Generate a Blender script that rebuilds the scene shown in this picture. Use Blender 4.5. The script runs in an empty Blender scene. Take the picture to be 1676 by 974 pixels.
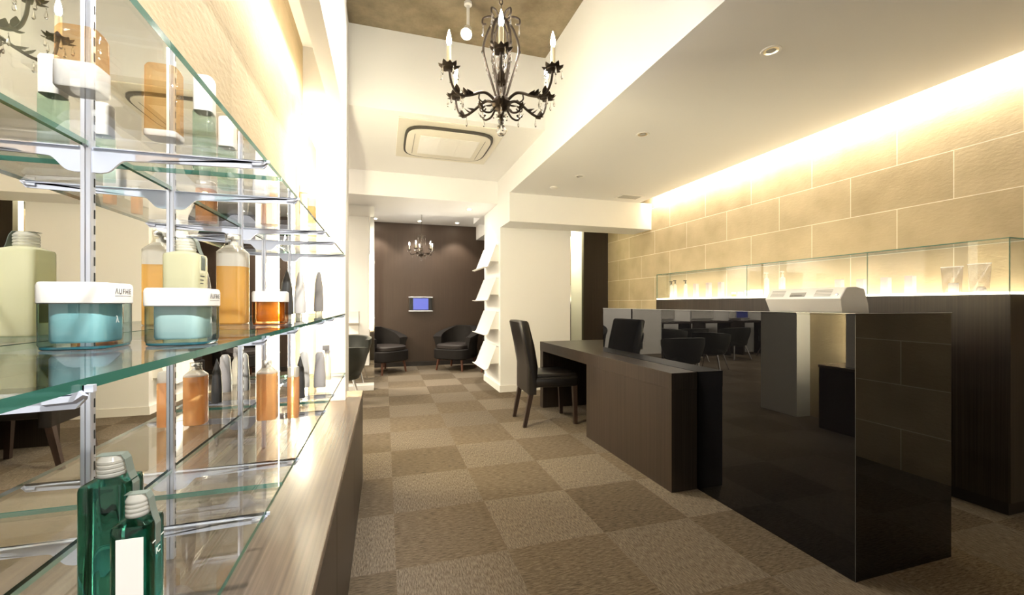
import bpy, bmesh, math, random
from mathutils import Vector, Matrix
random.seed(7)
C = bpy.context.scene.collection
PI = math.pi

# ------------------------------------------------------------------ materials
def mat(name, col=(.8, .8, .8), rough=.5, metal=0., spec=.5, emis=None, es=0., trans=0., ior=1.45, coat=0.):
    m = bpy.data.materials.new(name); m.use_nodes = True
    b = m.node_tree.nodes['Principled BSDF']
    b.inputs['Base Color'].default_value = (*col, 1)
    b.inputs['Roughness'].default_value = rough
    b.inputs['Metallic'].default_value = metal
    b.inputs['Specular IOR Level'].default_value = spec
    b.inputs['IOR'].default_value = ior
    b.inputs['Transmission Weight'].default_value = trans
    b.inputs['Coat Weight'].default_value = coat
    if emis:
        b.inputs['Emission Color'].default_value = (*emis, 1)
        b.inputs['Emission Strength'].default_value = es
    return m

def N(m, t, **kw):
    n = m.node_tree.nodes.new(t)
    for k, v in kw.items():
        if k in n.inputs: n.inputs[k].default_value = v
        else: setattr(n, k, v)
    return n
def L(m, a, ao, b, bi): m.node_tree.links.new(a.outputs[ao], b.inputs[bi])
def P(m): return m.node_tree.nodes['Principled BSDF']

def add_bump(m, scale=60., strength=.15, dist=.002, stretch=(1, 1, 1), detail=4.):
    tc = N(m, 'ShaderNodeTexCoord'); mp = N(m, 'ShaderNodeMapping'); mp.inputs['Scale'].default_value = stretch
    nz = N(m, 'ShaderNodeTexNoise'); nz.inputs['Scale'].default_value = scale; nz.inputs['Detail'].default_value = detail
    bp = N(m, 'ShaderNodeBump'); bp.inputs['Strength'].default_value = strength; bp.inputs['Distance'].default_value = dist
    L(m, tc, 'Object', mp, 'Vector'); L(m, mp, 'Vector', nz, 'Vector'); L(m, nz, 'Fac', bp, 'Height'); L(m, bp, 'Normal', P(m), 'Normal')
    return nz

def ramp_col(m, src, out, c0, c1, p0=.35, p1=.65):
    r = N(m, 'ShaderNodeValToRGB')
    r.color_ramp.elements[0].position = p0; r.color_ramp.elements[0].color = (*c0, 1)
    r.color_ramp.elements[1].position = p1; r.color_ramp.elements[1].color = (*c1, 1)
    L(m, src, out, r, 'Fac'); return r

def stone_mat(name, y0, z0, mortar=(.82, .76, .63), msize=.0028):
    m = mat(name, rough=.75, spec=.25)
    tc = N(m, 'ShaderNodeTexCoord'); sp = N(m, 'ShaderNodeSeparateXYZ'); L(m, tc, 'Object', sp, 'Vector')
    ay = N(m, 'ShaderNodeMath', operation='SUBTRACT'); ay.inputs[1].default_value = y0 - 6.02; L(m, sp, 'Y', ay, 0)
    az = N(m, 'ShaderNodeMath', operation='SUBTRACT'); az.inputs[1].default_value = z0 - 7 * .302; L(m, sp, 'Z', az, 0)
    cb = N(m, 'ShaderNodeCombineXYZ'); L(m, ay, 0, cb, 'X'); L(m, az, 0, cb, 'Y')
    br = N(m, 'ShaderNodeTexBrick'); br.offset = .5; br.offset_frequency = 2; br.squash = 1
    br.inputs['Scale'].default_value = 1; br.inputs['Brick Width'].default_value = .602; br.inputs['Row Height'].default_value = .302
    br.inputs['Mortar Size'].default_value = msize; br.inputs['Mortar Smooth'].default_value = .05; br.inputs['Bias'].default_value = 0
    br.inputs['Color1'].default_value = (.47, .385, .25, 1); br.inputs['Color2'].default_value = (.53, .44, .295, 1)
    br.inputs['Mortar'].default_value = (*mortar, 1)
    L(m, cb, 'Vector', br, 'Vector')
    nz = N(m, 'ShaderNodeTexNoise'); nz.inputs['Scale'].default_value = 4.; nz.inputs['Detail'].default_value = 6; L(m, tc, 'Object', nz, 'Vector')
    r = ramp_col(m, nz, 'Fac', (.86, .84, .80), (1.08, 1.06, 1.04), .3, .7)
    mx = N(m, 'ShaderNodeMix', data_type='RGBA', blend_type='MULTIPLY'); mx.inputs[0].default_value = 1
    L(m, br, 'Color', mx, 6); L(m, r, 'Color', mx, 7); L(m, mx, 2, P(m), 'Base Color')
    mp = N(m, 'ShaderNodeMapping'); mp.inputs['Scale'].default_value = (1, 22, 45); mp.inputs['Rotation'].default_value = (.5, 0, 0); L(m, tc, 'Object', mp, 'Vector')
    n2 = N(m, 'ShaderNodeTexNoise'); n2.inputs['Scale'].default_value = 1.6; n2.inputs['Detail'].default_value = 5; L(m, mp, 'Vector', n2, 'Vector')
    ad = N(m, 'ShaderNodeMath', operation='SUBTRACT'); L(m, n2, 'Fac', ad, 0)
    mf = N(m, 'ShaderNodeMath', operation='MULTIPLY'); mf.inputs[1].default_value = .35; L(m, br, 'Fac', mf, 0); L(m, mf, 0, ad, 1)
    bp = N(m, 'ShaderNodeBump'); bp.inputs['Strength'].default_value = .32; bp.inputs['Distance'].default_value = .006
    L(m, ad, 0, bp, 'Height'); L(m, bp, 'Normal', P(m), 'Normal')
    return m

def wood_mat(name, c0, c1, rough=.38, axis='Z', spec=.5):
    m = mat(name, c0, rough, spec=spec)
    tc = N(m, 'ShaderNodeTexCoord'); mp = N(m, 'ShaderNodeMapping')
    mp.inputs['Scale'].default_value = {'Z': (140, 140, 1.2), 'Y': (140, 1.2, 140)}[axis]
    nz = N(m, 'ShaderNodeTexNoise'); nz.inputs['Scale'].default_value = 1; nz.inputs['Detail'].default_value = 3
    L(m, tc, 'Object', mp, 'Vector'); L(m, mp, 'Vector', nz, 'Vector')
    r = ramp_col(m, nz, 'Fac', c0, c1, .3, .7); L(m, r, 'Color', P(m), 'Base Color')
    return m

def carpet_mat():
    m = mat('carpet_tiles', rough=.95, spec=.1)
    tc = N(m, 'ShaderNodeTexCoord'); sp = N(m, 'ShaderNodeSeparateXYZ'); L(m, tc, 'Object', sp, 'Vector')
    def idx(out, o):
        a = N(m, 'ShaderNodeMath', operation='SUBTRACT'); a.inputs[1].default_value = o; L(m, sp, out, a, 0)
        b = N(m, 'ShaderNodeMath', operation='DIVIDE'); b.inputs[1].default_value = .5; L(m, a, 0, b, 0)
        f = N(m, 'ShaderNodeMath', operation='FLOOR'); L(m, b, 0, f, 0); return f
    fx = idx('X', .046 - 10); fy = idx('Y', .362 - 10)
    s = N(m, 'ShaderNodeMath', operation='ADD'); L(m, fx, 0, s, 0); L(m, fy, 0, s, 1)
    par = N(m, 'ShaderNodeMath', operation='MODULO'); par.inputs[1].default_value = 2; L(m, s, 0, par, 0)   # 0 light, 1 dark
    cb = N(m, 'ShaderNodeCombineXYZ'); L(m, fx, 0, cb, 'X'); L(m, fy, 0, cb, 'Y')
    wn = N(m, 'ShaderNodeTexWhiteNoise', noise_dimensions='3D'); L(m, cb, 'Vector', wn, 'Vector')
    def streak(sx, sy):
        mp = N(m, 'ShaderNodeMapping'); mp.inputs['Scale'].default_value = (sx, sy, 1); L(m, tc, 'Object', mp, 'Vector')
        n = N(m, 'ShaderNodeTexNoise'); n.inputs['Scale'].default_value = 1; n.inputs['Detail'].default_value = 4; n.inputs['Roughness'].default_value = .7
        L(m, mp, 'Vector', n, 'Vector'); return n
    a = streak(210, 34); b = streak(26, 150)
    ra = ramp_col(m, a, 'Fac', (.070, .056, .040), (.245, .202, .155), .33, .70)
    rb = ramp_col(m, b, 'Fac', (.056, .043, .029), (.205, .163, .115), .33, .74)
    mx = N(m, 'ShaderNodeMix', data_type='RGBA'); L(m, par, 0, mx, 0); L(m, ra, 'Color', mx, 6); L(m, rb, 'Color', mx, 7)
    v = N(m, 'ShaderNodeMapRange'); v.inputs['To Min'].default_value = .86; v.inputs['To Max'].default_value = 1.1; L(m, wn, 'Value', v, 'Value')
    mu = N(m, 'ShaderNodeMix', data_type='RGBA', blend_type='MULTIPLY'); mu.inputs[0].default_value = 1
    L(m, mx, 2, mu, 6); L(m, v, 'Result', mu, 7); L(m, mu, 2, P(m), 'Base Color')
    mb = N(m, 'ShaderNodeMix', data_type='FLOAT'); L(m, par, 0, mb, 0); L(m, a, 'Fac', mb, 2); L(m, b, 'Fac', mb, 3)
    bp = N(m, 'ShaderNodeBump'); bp.inputs['Strength'].default_value = .6; bp.inputs['Distance'].default_value = .004
    L(m, mb, 0, bp, 'Height'); L(m, bp, 'Normal', P(m), 'Normal')
    return m

def pane_mat(name, tint, f0=.05, rough=0.):
    """Clear sheet glass: see-through, with a mirror reflection that grows at grazing angles."""
    m = bpy.data.materials.new(name); m.use_nodes = True; nt = m.node_tree; nt.nodes.clear()
    out = N(m, 'ShaderNodeOutputMaterial'); tr = N(m, 'ShaderNodeBsdfTransparent'); gl = N(m, 'ShaderNodeBsdfGlossy')
    tr.inputs['Color'].default_value = (*tint, 1); gl.inputs['Roughness'].default_value = rough
    lw = N(m, 'ShaderNodeLayerWeight'); lw.inputs['Blend'].default_value = .5
    pw = N(m, 'ShaderNodeMath', operation='POWER'); pw.inputs[1].default_value = 5; L(m, lw, 'Facing', pw, 0)
    mr = N(m, 'ShaderNodeMapRange'); mr.inputs['To Min'].default_value = f0; mr.inputs['To Max'].default_value = .92; L(m, pw, 0, mr, 'Value')
    mx = N(m, 'ShaderNodeMixShader'); L(m, mr, 'Result', mx, 'Fac'); L(m, tr, 0, mx, 1); L(m, gl, 0, mx, 2); L(m, mx, 0, out, 'Surface')
    return m

def thick_glass_mat(name, tint, edge, f0=.06):
    """Coloured jar glass: paler face-on, deeper where the wall is seen edge-on."""
    m = pane_mat(name, tint, f0); nt = m.node_tree
    tr = [n for n in nt.nodes if n.type == 'BSDF_TRANSPARENT'][0]; lw = [n for n in nt.nodes if n.type == 'LAYER_WEIGHT'][0]
    pw = N(m, 'ShaderNodeMath', operation='POWER'); pw.inputs[1].default_value = 2.2; L(m, lw, 'Facing', pw, 0)
    mx = N(m, 'ShaderNodeMix', data_type='RGBA'); L(m, pw, 0, mx, 0); mx.inputs[6].default_value = (*tint, 1); mx.inputs[7].default_value = (*edge, 1)
    L(m, mx, 2, tr, 'Color')
    mr = [n for n in nt.nodes if n.type == 'MAP_RANGE'][0]; mr.inputs['To Max'].default_value = .45
    return m

def liquid_mat(name, col, tcol, rough=.08, clear=.35):
    """Coloured translucent plastic: part diffuse, part light passing through, glossy skin."""
    m = bpy.data.materials.new(name); m.use_nodes = True; m.node_tree.nodes.clear()
    out = N(m, 'ShaderNodeOutputMaterial'); d = N(m, 'ShaderNodeBsdfDiffuse'); t = N(m, 'ShaderNodeBsdfTranslucent'); g = N(m, 'ShaderNodeBsdfGlossy')
    tp = N(m, 'ShaderNodeBsdfTransparent'); tp.inputs['Color'].default_value = (*tcol, 1)
    d.inputs['Color'].default_value = (*col, 1); t.inputs['Color'].default_value = (*col, 1); g.inputs['Roughness'].default_value = rough
    a = N(m, 'ShaderNodeMixShader'); a.inputs['Fac'].default_value = .5; L(m, d, 0, a, 1); L(m, t, 0, a, 2)
    b = N(m, 'ShaderNodeMixShader'); b.inputs['Fac'].default_value = clear; L(m, a, 0, b, 1); L(m, tp, 0, b, 2)
    lw = N(m, 'ShaderNodeLayerWeight'); lw.inputs['Blend'].default_value = .5
    pw = N(m, 'ShaderNodeMath', operation='POWER'); pw.inputs[1].default_value = 4; L(m, lw, 'Facing', pw, 0)
    mr = N(m, 'ShaderNodeMapRange'); mr.inputs['To Min'].default_value = .05; mr.inputs['To Max'].default_value = .7; L(m, pw, 0, mr, 'Value')
    c = N(m, 'ShaderNodeMixShader'); L(m, mr, 'Result', c, 'Fac'); L(m, b, 0, c, 1); L(m, g, 0, c, 2); L(m, c, 0, out, 'Surface')
    return m

WARM = (1., .93, .80)
M = {}
M['stone_r'] = stone_mat('sandstone_tiles_right', 1.996, 2.093)
M['stone_l'] = stone_mat('sandstone_tiles_left', 1.2, 1.97, (.36, .30, .21), .0012)
M['white'] = mat('white_paint', (.82, .815, .80), .6, spec=.2)
add_bump(M['white'], 180, .04, .001)
M['concrete'] = mat('raw_concrete', (.2, .16, .1), .85, spec=.2)
nz = add_bump(M['concrete'], 9, .25, .006)
nz2 = N(M['concrete'], 'ShaderNodeTexNoise'); nz2.inputs['Scale'].default_value = 3.5; nz2.inputs['Detail'].default_value = 8; nz2.inputs['Roughness'].default_value = .7
tcn = N(M['concrete'], 'ShaderNodeTexCoord'); L(M['concrete'], tcn, 'Object', nz2, 'Vector')
L(M['concrete'], ramp_col(M['concrete'], nz2, 'Fac', (.17, .135, .088), (.31, .255, .175), .35, .68), 'Color', P(M['concrete']), 'Base Color')
M['carpet'] = carpet_mat()
M['wood'] = wood_mat('dark_wenge_veneer', (.017, .0115, .0085), (.042, .030, .023), .36)
M['wood_lit'] = wood_mat('lit_wenge_worktop', (.085, .062, .045), (.14, .105, .078), .27, 'Y')  # same wenge, made paler to carry the strong light falling on it
M['wood_kick'] = mat('dark_kickboard', (.02, .015, .012), .5)
M['brownwall'] = wood_mat('brown_wallcovering', (.036, .021, .0125), (.053, .032, .020), .5)
M['darkpanel'] = wood_mat('dark_brown_panel', (.025, .017, .013), (.036, .026, .02), .5)
M['blackglass'] = mat('black_back_painted_glass', (.004, .004, .005), .0, ior=1.62, spec=.5)
M['glass'] = pane_mat('clear_glass_sheet', (.985, .995, .99))
M['glass_edge'] = mat('green_glass_edge', (.055, .21, .165), .10, trans=.3)
M['case_edge'] = mat('case_glass_edge', (.10, .22, .17), .15)
M['mirror'] = mat('mirror_silver', (.88, .88, .865), 0., 1.)
M['steel'] = mat('brushed_aluminium', (.74, .77, .88), .30, .75)
M['bracket'] = mat('bluish_zinc_bracket', (.74, .79, .95), .32, .45)
M['chrome'] = mat('polished_chrome', (.8, .8, .82), .08, 1.)
M['slot'] = mat('slot_shadow', (.02, .02, .02), .7)
M['leather'] = mat('black_leather', (.008, .0065, .006), .30)
add_bump(M['leather'], 300, .12, .001)
M['tubfabric'] = mat('dark_green_grey_vinyl', (.035, .037, .032), .4)
M['armfabric'] = mat('dark_brown_upholstery', (.009, .007, .006), .7, spec=.25)
M['armpipe'] = mat('worn_leather_roll', (.016, .011, .009), .55)
M['legwood'] = mat('reddish_beech_legs', (.10, .035, .018), .45)
M['legdark'] = mat('dark_stained_legs', (.028, .016, .012), .4)
M['iron'] = mat('dark_bronze_iron', (.060, .045, .033), .45, .6)
M['crystal'] = mat('cut_crystal', (1, 1, 1), .0, trans=1., ior=1.5)
M['candle'] = mat('ivory_candle_sleeve', (.85, .76, .52), .5, emis=(1, .75, .4), es=.05)  # faint self-glow stands in for bulb light on the ivory
M['bulb'] = mat('lit_bulb', (1, 1, 1), .3, emis=(1., .94, .84), es=125.)
M['lamp_on'] = mat('lit_lamp_lens', (1, 1, 1), .3, emis=(1., .86, .64), es=60.)
M['tube'] = mat('lit_fluorescent_tube', (1, 1, 1), .4, emis=(1., .88, .66), es=20.)
M['tube_added'] = mat('bright_fluorescent_tube', (1, 1, 1), .4, emis=(1., .90, .62), es=120.)  # stronger glow for the added hidden tube
M['panel_on'] = mat('lit_acrylic_base', (1, 1, 1), .3, emis=(1., .91, .70), es=2.3)
M['lens_off'] = mat('unlit_lamp_reflector', (.75, .73, .68), .12, 1.)
M['plastic'] = mat('white_plastic', (.82, .80, .76), .35)
M['plastic_grey'] = mat('grey_plastic_vent', (.42, .41, .38), .5)
M['plastic_dark'] = mat('dark_plastic', (.03, .03, .03), .4)
M['vent_slot'] = mat('dark_vent_slot', (.05, .045, .035), .6)
M['ac'] = mat('ivory_plastic', (.72, .68, .58), .45)
M['lid'] = mat('white_satin_lid', (.88, .86, .83), .32)
M['lid_clear'] = liquid_mat('frosted_cap', (.88, .87, .82), (.95, .95, .92))
M['clear_plastic'] = pane_mat('clear_overcap', (.93, .92, .88), .08)
M['teal_glass'] = thick_glass_mat('teal_tinted_glass', (.84, .95, .97), (.02, .16, .24))
M['teal_base'] = mat('thick_teal_glass_base', (.02, .13, .17), .05, spec=.7)
M['cream_teal'] = mat('pale_teal_cream_pot', (.46, .76, .78), .4)
M['cream_mint'] = mat('pale_mint_cream_pot', (.76, .89, .84), .4)
M['cream_orange'] = liquid_mat('amber_cream_pot', (.92, .42, .06), (1., .75, .35))
M['amber_glass'] = thick_glass_mat('amber_tinted_glass', (1., .82, .52), (.5, .12, .02))
M['amber_clear'] = thick_glass_mat('clear_pale_orange_plastic', (1., .87, .70), (.95, .60, .30), .05)
M['amber_base'] = mat('thick_amber_glass_base', (.35, .08, .01), .05)
M['orange'] = liquid_mat('orange_shampoo', (.97, .60, .18), (1., .88, .6))
M['orange_deep'] = liquid_mat('deep_orange_shampoo', (.95, .52, .24), (1., .85, .6))
M['yellow'] = liquid_mat('pale_lime_lotion', (.93, .92, .68), (1., 1., .85), .08, .06)
M['green'] = mat('deep_green_glass', (.05, .27, .21), .02, trans=1., ior=1.33)
M['greenwater'] = pane_mat('pale_aqua_bottle', (.78, .93, .88), .07)
M['sticker'] = mat('lime_sticker', (.75, .74, .16), .5)
M['seal'] = mat('grey_green_paper_seal', (.15, .18, .16), .55)
M['paper'] = mat('white_paper_label', (.85, .83, .80), .5)
M['ink'] = mat('grey_ink', (.09, .09, .10), .5)
M['ink_white'] = mat('white_ink', (.9, .92, .9), .5)
M['tubegrey'] = mat('silver_grey_tube', (.52, .50, .50), .3)
M['tubedark'] = mat('dark_grey_tube', (.06, .06, .062), .28)
M['tubewhite'] = mat('white_tube', (.78, .76, .74), .35)
M['carton'] = mat('mauve_white_carton', (.62, .52, .52), .5)
M['bag'] = pane_mat('clear_vinyl_pouch', (.80, .77, .75), .16, .3)
M['screen'] = mat('lit_blue_screen', (.02, .02, .05), .3, emis=(.17, .21, .80), es=.3)
M['silver'] = mat('silver_plastic', (.5, .5, .52), .35, .4)
M['greendoor'] = mat('pale_green_glazing', (.46, .48, .25), .3)
M['frost'] = mat('frosted_door_panel', (.86, .82, .56), .4)
M['gray_plaster'] = mat('pale_grey_paint', (.62, .62, .60), .6)

# ------------------------------------------------------------------ mesh builder
class MB:
    def __init__(s): s.bm = bmesh.new(); s.mi = 0
    def _mark(s, faces):
        for f in faces: f.material_index = s.mi
    def box(s, x0, x1, y0, y1, z0, z1, bev=0., seg=2, M4=None):
        t = bmesh.new(); bmesh.ops.create_cube(t, size=1)
        for v in t.verts: v.co = Vector(((x0 + x1) / 2 + v.co.x * (x1 - x0), (y0 + y1) / 2 + v.co.y * (y1 - y0), (z0 + z1) / 2 + v.co.z * (z1 - z0)))
        if bev: bmesh.ops.bevel(t, geom=t.edges[:], offset=bev, segments=seg, affect='EDGES', profile=.5)
        return s._merge(t, M4)
    def _merge(s, t, M4=None):
        if M4 is not None: bmesh.ops.transform(t, matrix=M4, verts=t.verts)
        for f in t.faces: f.material_index = s.mi
        me = bpy.data.meshes.new('tmp'); t.to_mesh(me); t.free(); s.bm.from_mesh(me); bpy.data.meshes.remove(me); return s
    def rings(s, rings, cap0=True, cap1=True, closed=True):
        """Skin a list of equal-length point loops."""
        vs = [[s.bm.verts.new(p) for p in r] for r in rings]; n = len(vs[0])
        for a, b in zip(vs, vs[1:]):
            for i in range(n if closed else n - 1):
                j = (i + 1) % n
                try: s._mark([s.bm.faces.new((a[i], a[j], b[j], b[i]))])
                except ValueError: pass
        if cap0 and n > 2: s._mark([s.bm.faces.new(list(reversed(vs[0])))])
        if cap1 and n > 2: s._mark([s.bm.faces.new(vs[-1])])
        return s
    def lathe(s, prof, c=(0, 0, 0), seg=24, cap0=True, cap1=True):
        return s.rings([[Vector((c[0] + r * math.cos(2 * PI * k / seg), c[1] + r * math.sin(2 * PI * k / seg), c[2] + z)) for k in range(seg)] for r, z in prof], cap0, cap1)
    def loft(s, levels, c=(0, 0, 0), seg=48, cap0=True, cap1=True):
        """levels: (z, half width x, half width y, superellipse power[, dx, dy])."""
        rs = []
        for lv in levels:
            z, a, b, p = lv[:4]; dx, dy = (lv[4], lv[5]) if len(lv) > 4 else (0, 0)
            ring = []
            for k in range(seg):
                t = 2 * PI * (k + .5) / seg; ct, st = math.cos(t), math.sin(t)
                q = (abs(ct) ** p + abs(st) ** p) ** (-1 / p)
                ring.append(Vector((c[0] + dx + a * q * ct, c[1] + dy + b * q * st, c[2] + z)))
            rs.append(ring)
        return s.rings(rs, cap0, cap1)
    def tube(s, pts, r, seg=8, cap=True):
        pts = [Vector(p) for p in pts]; n = len(pts)
        rr = r if isinstance(r, (list, tuple)) else [r] * n
        rs = []; up = None
        for i, p in enumerate(pts):
            d = (pts[min(i + 1, n - 1)] - pts[max(i - 1, 0)]).normalized()
            if up is None: up = Vector((0, 0, 1)) if abs(d.z) < .9 else Vector((1, 0, 0))
            u = (up - d * up.dot(d)).normalized(); v = d.cross(u); up = u
            rs.append([p + rr[i] * (math.cos(2 * PI * k / seg) * u + math.sin(2 * PI * k / seg) * v) for k in range(seg)])
        return s.rings(rs, cap, cap)
    def prism(s, poly, axis, a0, a1):
        """poly in the plane across axis; x: (y,z), y: (x,z), z: (x,y)."""
        f = {'x': lambda p, a: (a, p[0], p[1]), 'y': lambda p, a: (p[0], a, p[1]), 'z': lambda p, a: (p[0], p[1], a)}[axis]
        return s.rings([[Vector(f(p, a)) for p in poly] for a in (a0, a1)])
    def sphere(s, c, r, sx=1, sy=1, sz=1, u=16, v=10):
        t = bmesh.new(); bmesh.ops.create_uvsphere(t, u_segments=u, v_segments=v, radius=r)
        return s._merge(t, Matrix.Translation(c) @ Matrix.Diagonal((sx, sy, sz, 1)))
    def quad(s, *p):
        s._mark([s.bm.faces.new([s.bm.verts.new(Vector(q)) for q in p])]); return s
    def out(s, name, mats, parent=None, smooth=35, loc=None):
        bmesh.ops.recalc_face_normals(s.bm, faces=s.bm.faces[:])
        me = bpy.data.meshes.new(name); s.bm.to_mesh(me); s.bm.free()
        for m in (mats if isinstance(mats, (list, tuple)) else [mats]): me.materials.append(m)
        if smooth:
            me.polygons.foreach_set('use_smooth', [True] * len(me.polygons)); me.set_sharp_from_angle(angle=math.radians(smooth))
        o = bpy.data.objects.new(name, me); C.objects.link(o)
        if parent: o.parent = parent
        if loc: o.location = loc
        return o

def tag(o, label=None, cat=None, group=None, kind=None):
    if label: o['label'] = label
    if cat: o['category'] = cat
    if group: o['group'] = group
    if kind: o['kind'] = kind
    return o
def thing(name, label, cat, loc=(0, 0, 0), rz=0, group=None):
    o = bpy.data.objects.new(name, None); C.objects.link(o); o.empty_display_size = .05
    o.location = loc; o.rotation_euler = (0, 0, rz); return tag(o, label, cat, group)
def struct(name, label, cat, mb, m, smooth=0):
    return tag(mb.out(name, m, None, smooth), label, cat, None, 'structure')
def children(o): return [c for c in bpy.data.objects if c.parent == o]
def copy_tree(o, parent=None):
    c = o.copy(); C.objects.link(c)
    if parent: c.parent = parent
    for ch in children(o): copy_tree(ch, c)
    return c
def lettering(body, size, parent, m, mw, name='lettering', spacing=1.):
    cu = bpy.data.curves.new('t', 'FONT'); cu.body = body; cu.size = size; cu.extrude = .0001; cu.space_character = spacing; cu.resolution_u = 3
    t = bpy.data.objects.new('t', cu); C.objects.link(t)
    me = bpy.data.meshes.new_from_object(t.evaluated_get(bpy.context.evaluated_depsgraph_get()))
    bpy.data.objects.remove(t); bpy.data.curves.remove(cu)
    me.transform(mw); me.materials.clear(); me.materials.append(m)
    o = bpy.data.objects.new(name, me); C.objects.link(o); o.parent = parent; return o
def facing_x(x, y, z):   # lettering readable from +X, running towards +Y
    return Matrix(((0, 0, 1, x), (1, 0, 0, y), (0, 1, 0, z), (0, 0, 0, 1)))

# ------------------------------------------------------------------ the room
XR, XS, XC = 3.38, 3.20, 1.42            # stone wall, soffit edge, bulkhead face
ZS, ZC, Z2, ZB, ZL = 2.463, 3.41, 2.745, 2.45, 2.60
Y0 = -2.3
struct('floor', 'carpet tile floor in a brown and beige checker', 'floor', MB().box(-5.2, 3.7, Y0 - .2, 8.1, -.05, 0), M['carpet'])
struct('wall_right', 'sandstone tiled wall behind the glass display case', 'wall', MB().box(XR, XR + .1, Y0, 5.91, 0, 2.9), M['stone_r'])
struct('wall_left', 'sandstone wall above and behind the glass shelves', 'wall', MB().box(-.62, -.458, Y0, 3.2, 0, 2.72), M['stone_l'])
struct('wall_left_fascia', 'white fascia hanging over the left stone wall', 'wall',
       MB().box(-.29, -.22, Y0, 2.69, 2.21, ZC).box(-.62, -.29, Y0, 2.69, 2.64, 2.72).box(-.62, -.285, 2.69, 3.2, 2.21, ZC), M['white'])
struct('trim_1', 'white upright end board closing the glass shelf niche', 'trim', MB().box(-.30, -.22, 2.61, 2.69, 0, 2.21), M['white'])
struct('pillar', 'white pillar beyond the end of the left stone wall', 'pillar', MB().box(-.80, -.28, 3.2, 3.62, 0, ZC), M['white'])
struct('ceiling_concrete', 'bare brown concrete ceiling above the chandelier', 'ceiling', MB().box(-.30, XC, Y0, 3.64, ZC, ZC + .1), M['concrete'])
struct('ceiling_soffit', 'white lowered ceiling over the reception counter', 'ceiling', MB().box(XC, XS, Y0, 5.25, ZS, 3.5), M['white'])
struct('trim_2', 'white closing panel on top of the right light cove', 'trim', MB().box(XS, XR, Y0, 5.25, 2.80, 2.9), M['white'])
struct('ceiling_recess', 'white ceiling holding the air conditioner', 'ceiling', MB().box(-5.1, XC, 3.62, 5.33, Z2, 3.5), M['white'])
struct('ceiling_beam', 'white beam across the room beyond the air conditioner', 'beam', MB().box(-5.1, XC, 5.33, 6.3, ZB, 3.5), M['white'])
struct('ceiling_lounge', 'white ceiling over the far lounge', 'ceiling', MB().box(-5.1, 2.6, 6.3, 7.9, ZL, 3.5).box(XC, 3.5, 5.25, 6.9, 2.47, 3.5), M['white'])
struct('trim_3', 'white cross beam above the passage beside the stone wall', 'beam', MB().box(XC, XR, 4.78, 5.2, 2.121, ZS), M['white'])
struct('wall_column', 'wide white column with magazine holders on its side', 'column', MB().box(XC, 2.40, 5.2, 6.1, 0, 2.47), M['white'])
struct('baseboard_column', 'white skirting around the wide white column', 'baseboard',
       MB().box(XC - .012, XC, 5.188, 6.1, 0, .085).box(XC, 2.40, 5.188, 5.2, 0, .085), M['plastic'])
struct('trim_4', 'white hanging beam beside the lounge ceiling', 'beam', MB().box(1.665, 2.0, 6.3, 7.85, 2.35, ZL), M['white'])
struct('wall_far', 'brown covered wall behind the lounge armchairs', 'wall', MB().box(-.34, 2.6, 7.85, 7.95, 0, ZL), M['brownwall'])
struct('baseboard_far', 'dark skirting below the brown lounge wall', 'baseboard', MB().box(-.34, 2.5, 7.838, 7.85, 0, .08), M['wood_kick'])
struct('wall_far_left', 'white wall behind the styling tables', 'wall', MB().box(-5.1, -.34, 7.85, 7.95, 0, ZL), M['white'])
struct('wall_left_room', 'white side wall of the styling room', 'wall', MB().box(-5.15, -5.05, 3.6, 7.9, 0, Z2), M['white'])
struct('wall_back_left', 'white wall between styling room and shelf wall', 'wall', MB().box(-5.1, -.80, 3.5, 3.62, 0, Z2 + .1), M['white'])
struct('wall_lounge_right', 'brown wall at the right of the lounge', 'wall', MB().box(2.41, 2.5, 6.6, 7.9, 0, ZL), M['brownwall'])
struct('wall_passage', 'dark brown panel wall beside the end of the stone wall', 'wall', MB().box(2.957, 3.5, 5.91, 5.98, 0, 2.47), M['darkpanel'])
struct('wall_back', 'white shop front wall behind the camera', 'wall',
       MB().box(-.7, -.1, Y0 - .1, Y0, 0, 3.5).box(1.95, 3.5, Y0 - .1, Y0, 0, 3.5).box(-.1, 1.95, Y0 - .1, Y0, 2.4, 3.5), M['white'])
# passage door
d1 = tag(bpy.data.objects.new('door_1', None), 'pale green glazed door at the end of the narrow passage', 'door', None, 'structure'); C.objects.link(d1)
MB().box(2.42, 2.95, 6.5, 6.53, .02, 1.70).out('door_leaf', M['greendoor'], d1, 0)
MB().box(2.42, 2.95, 6.5, 6.53, 1.76, 2.46).out('transom', M['frost'], d1, 0)
MB().box(2.40, 2.96, 6.48, 6.55, 1.70, 1.76).box(2.40, 2.42, 6.48, 6.55, 0, 2.46).box(2.40, 2.96, 6.53, 6.6, 0, 2.46).out('door_frame', M['frost'], d1, 0)
struct('trim_5', 'thin metal edge strip on the column corner', 'trim', MB().box(2.40, 2.412, 5.2, 5.23, 0, 2.12), M['chrome'])
struct('trim_6', 'passage side wall behind the dark panel', 'trim', MB().box(2.96, 3.03, 5.98, 6.6, 0, 2.47).box(2.33, 2.40, 6.1, 6.6, 0, 2.47), M['white'])
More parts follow.
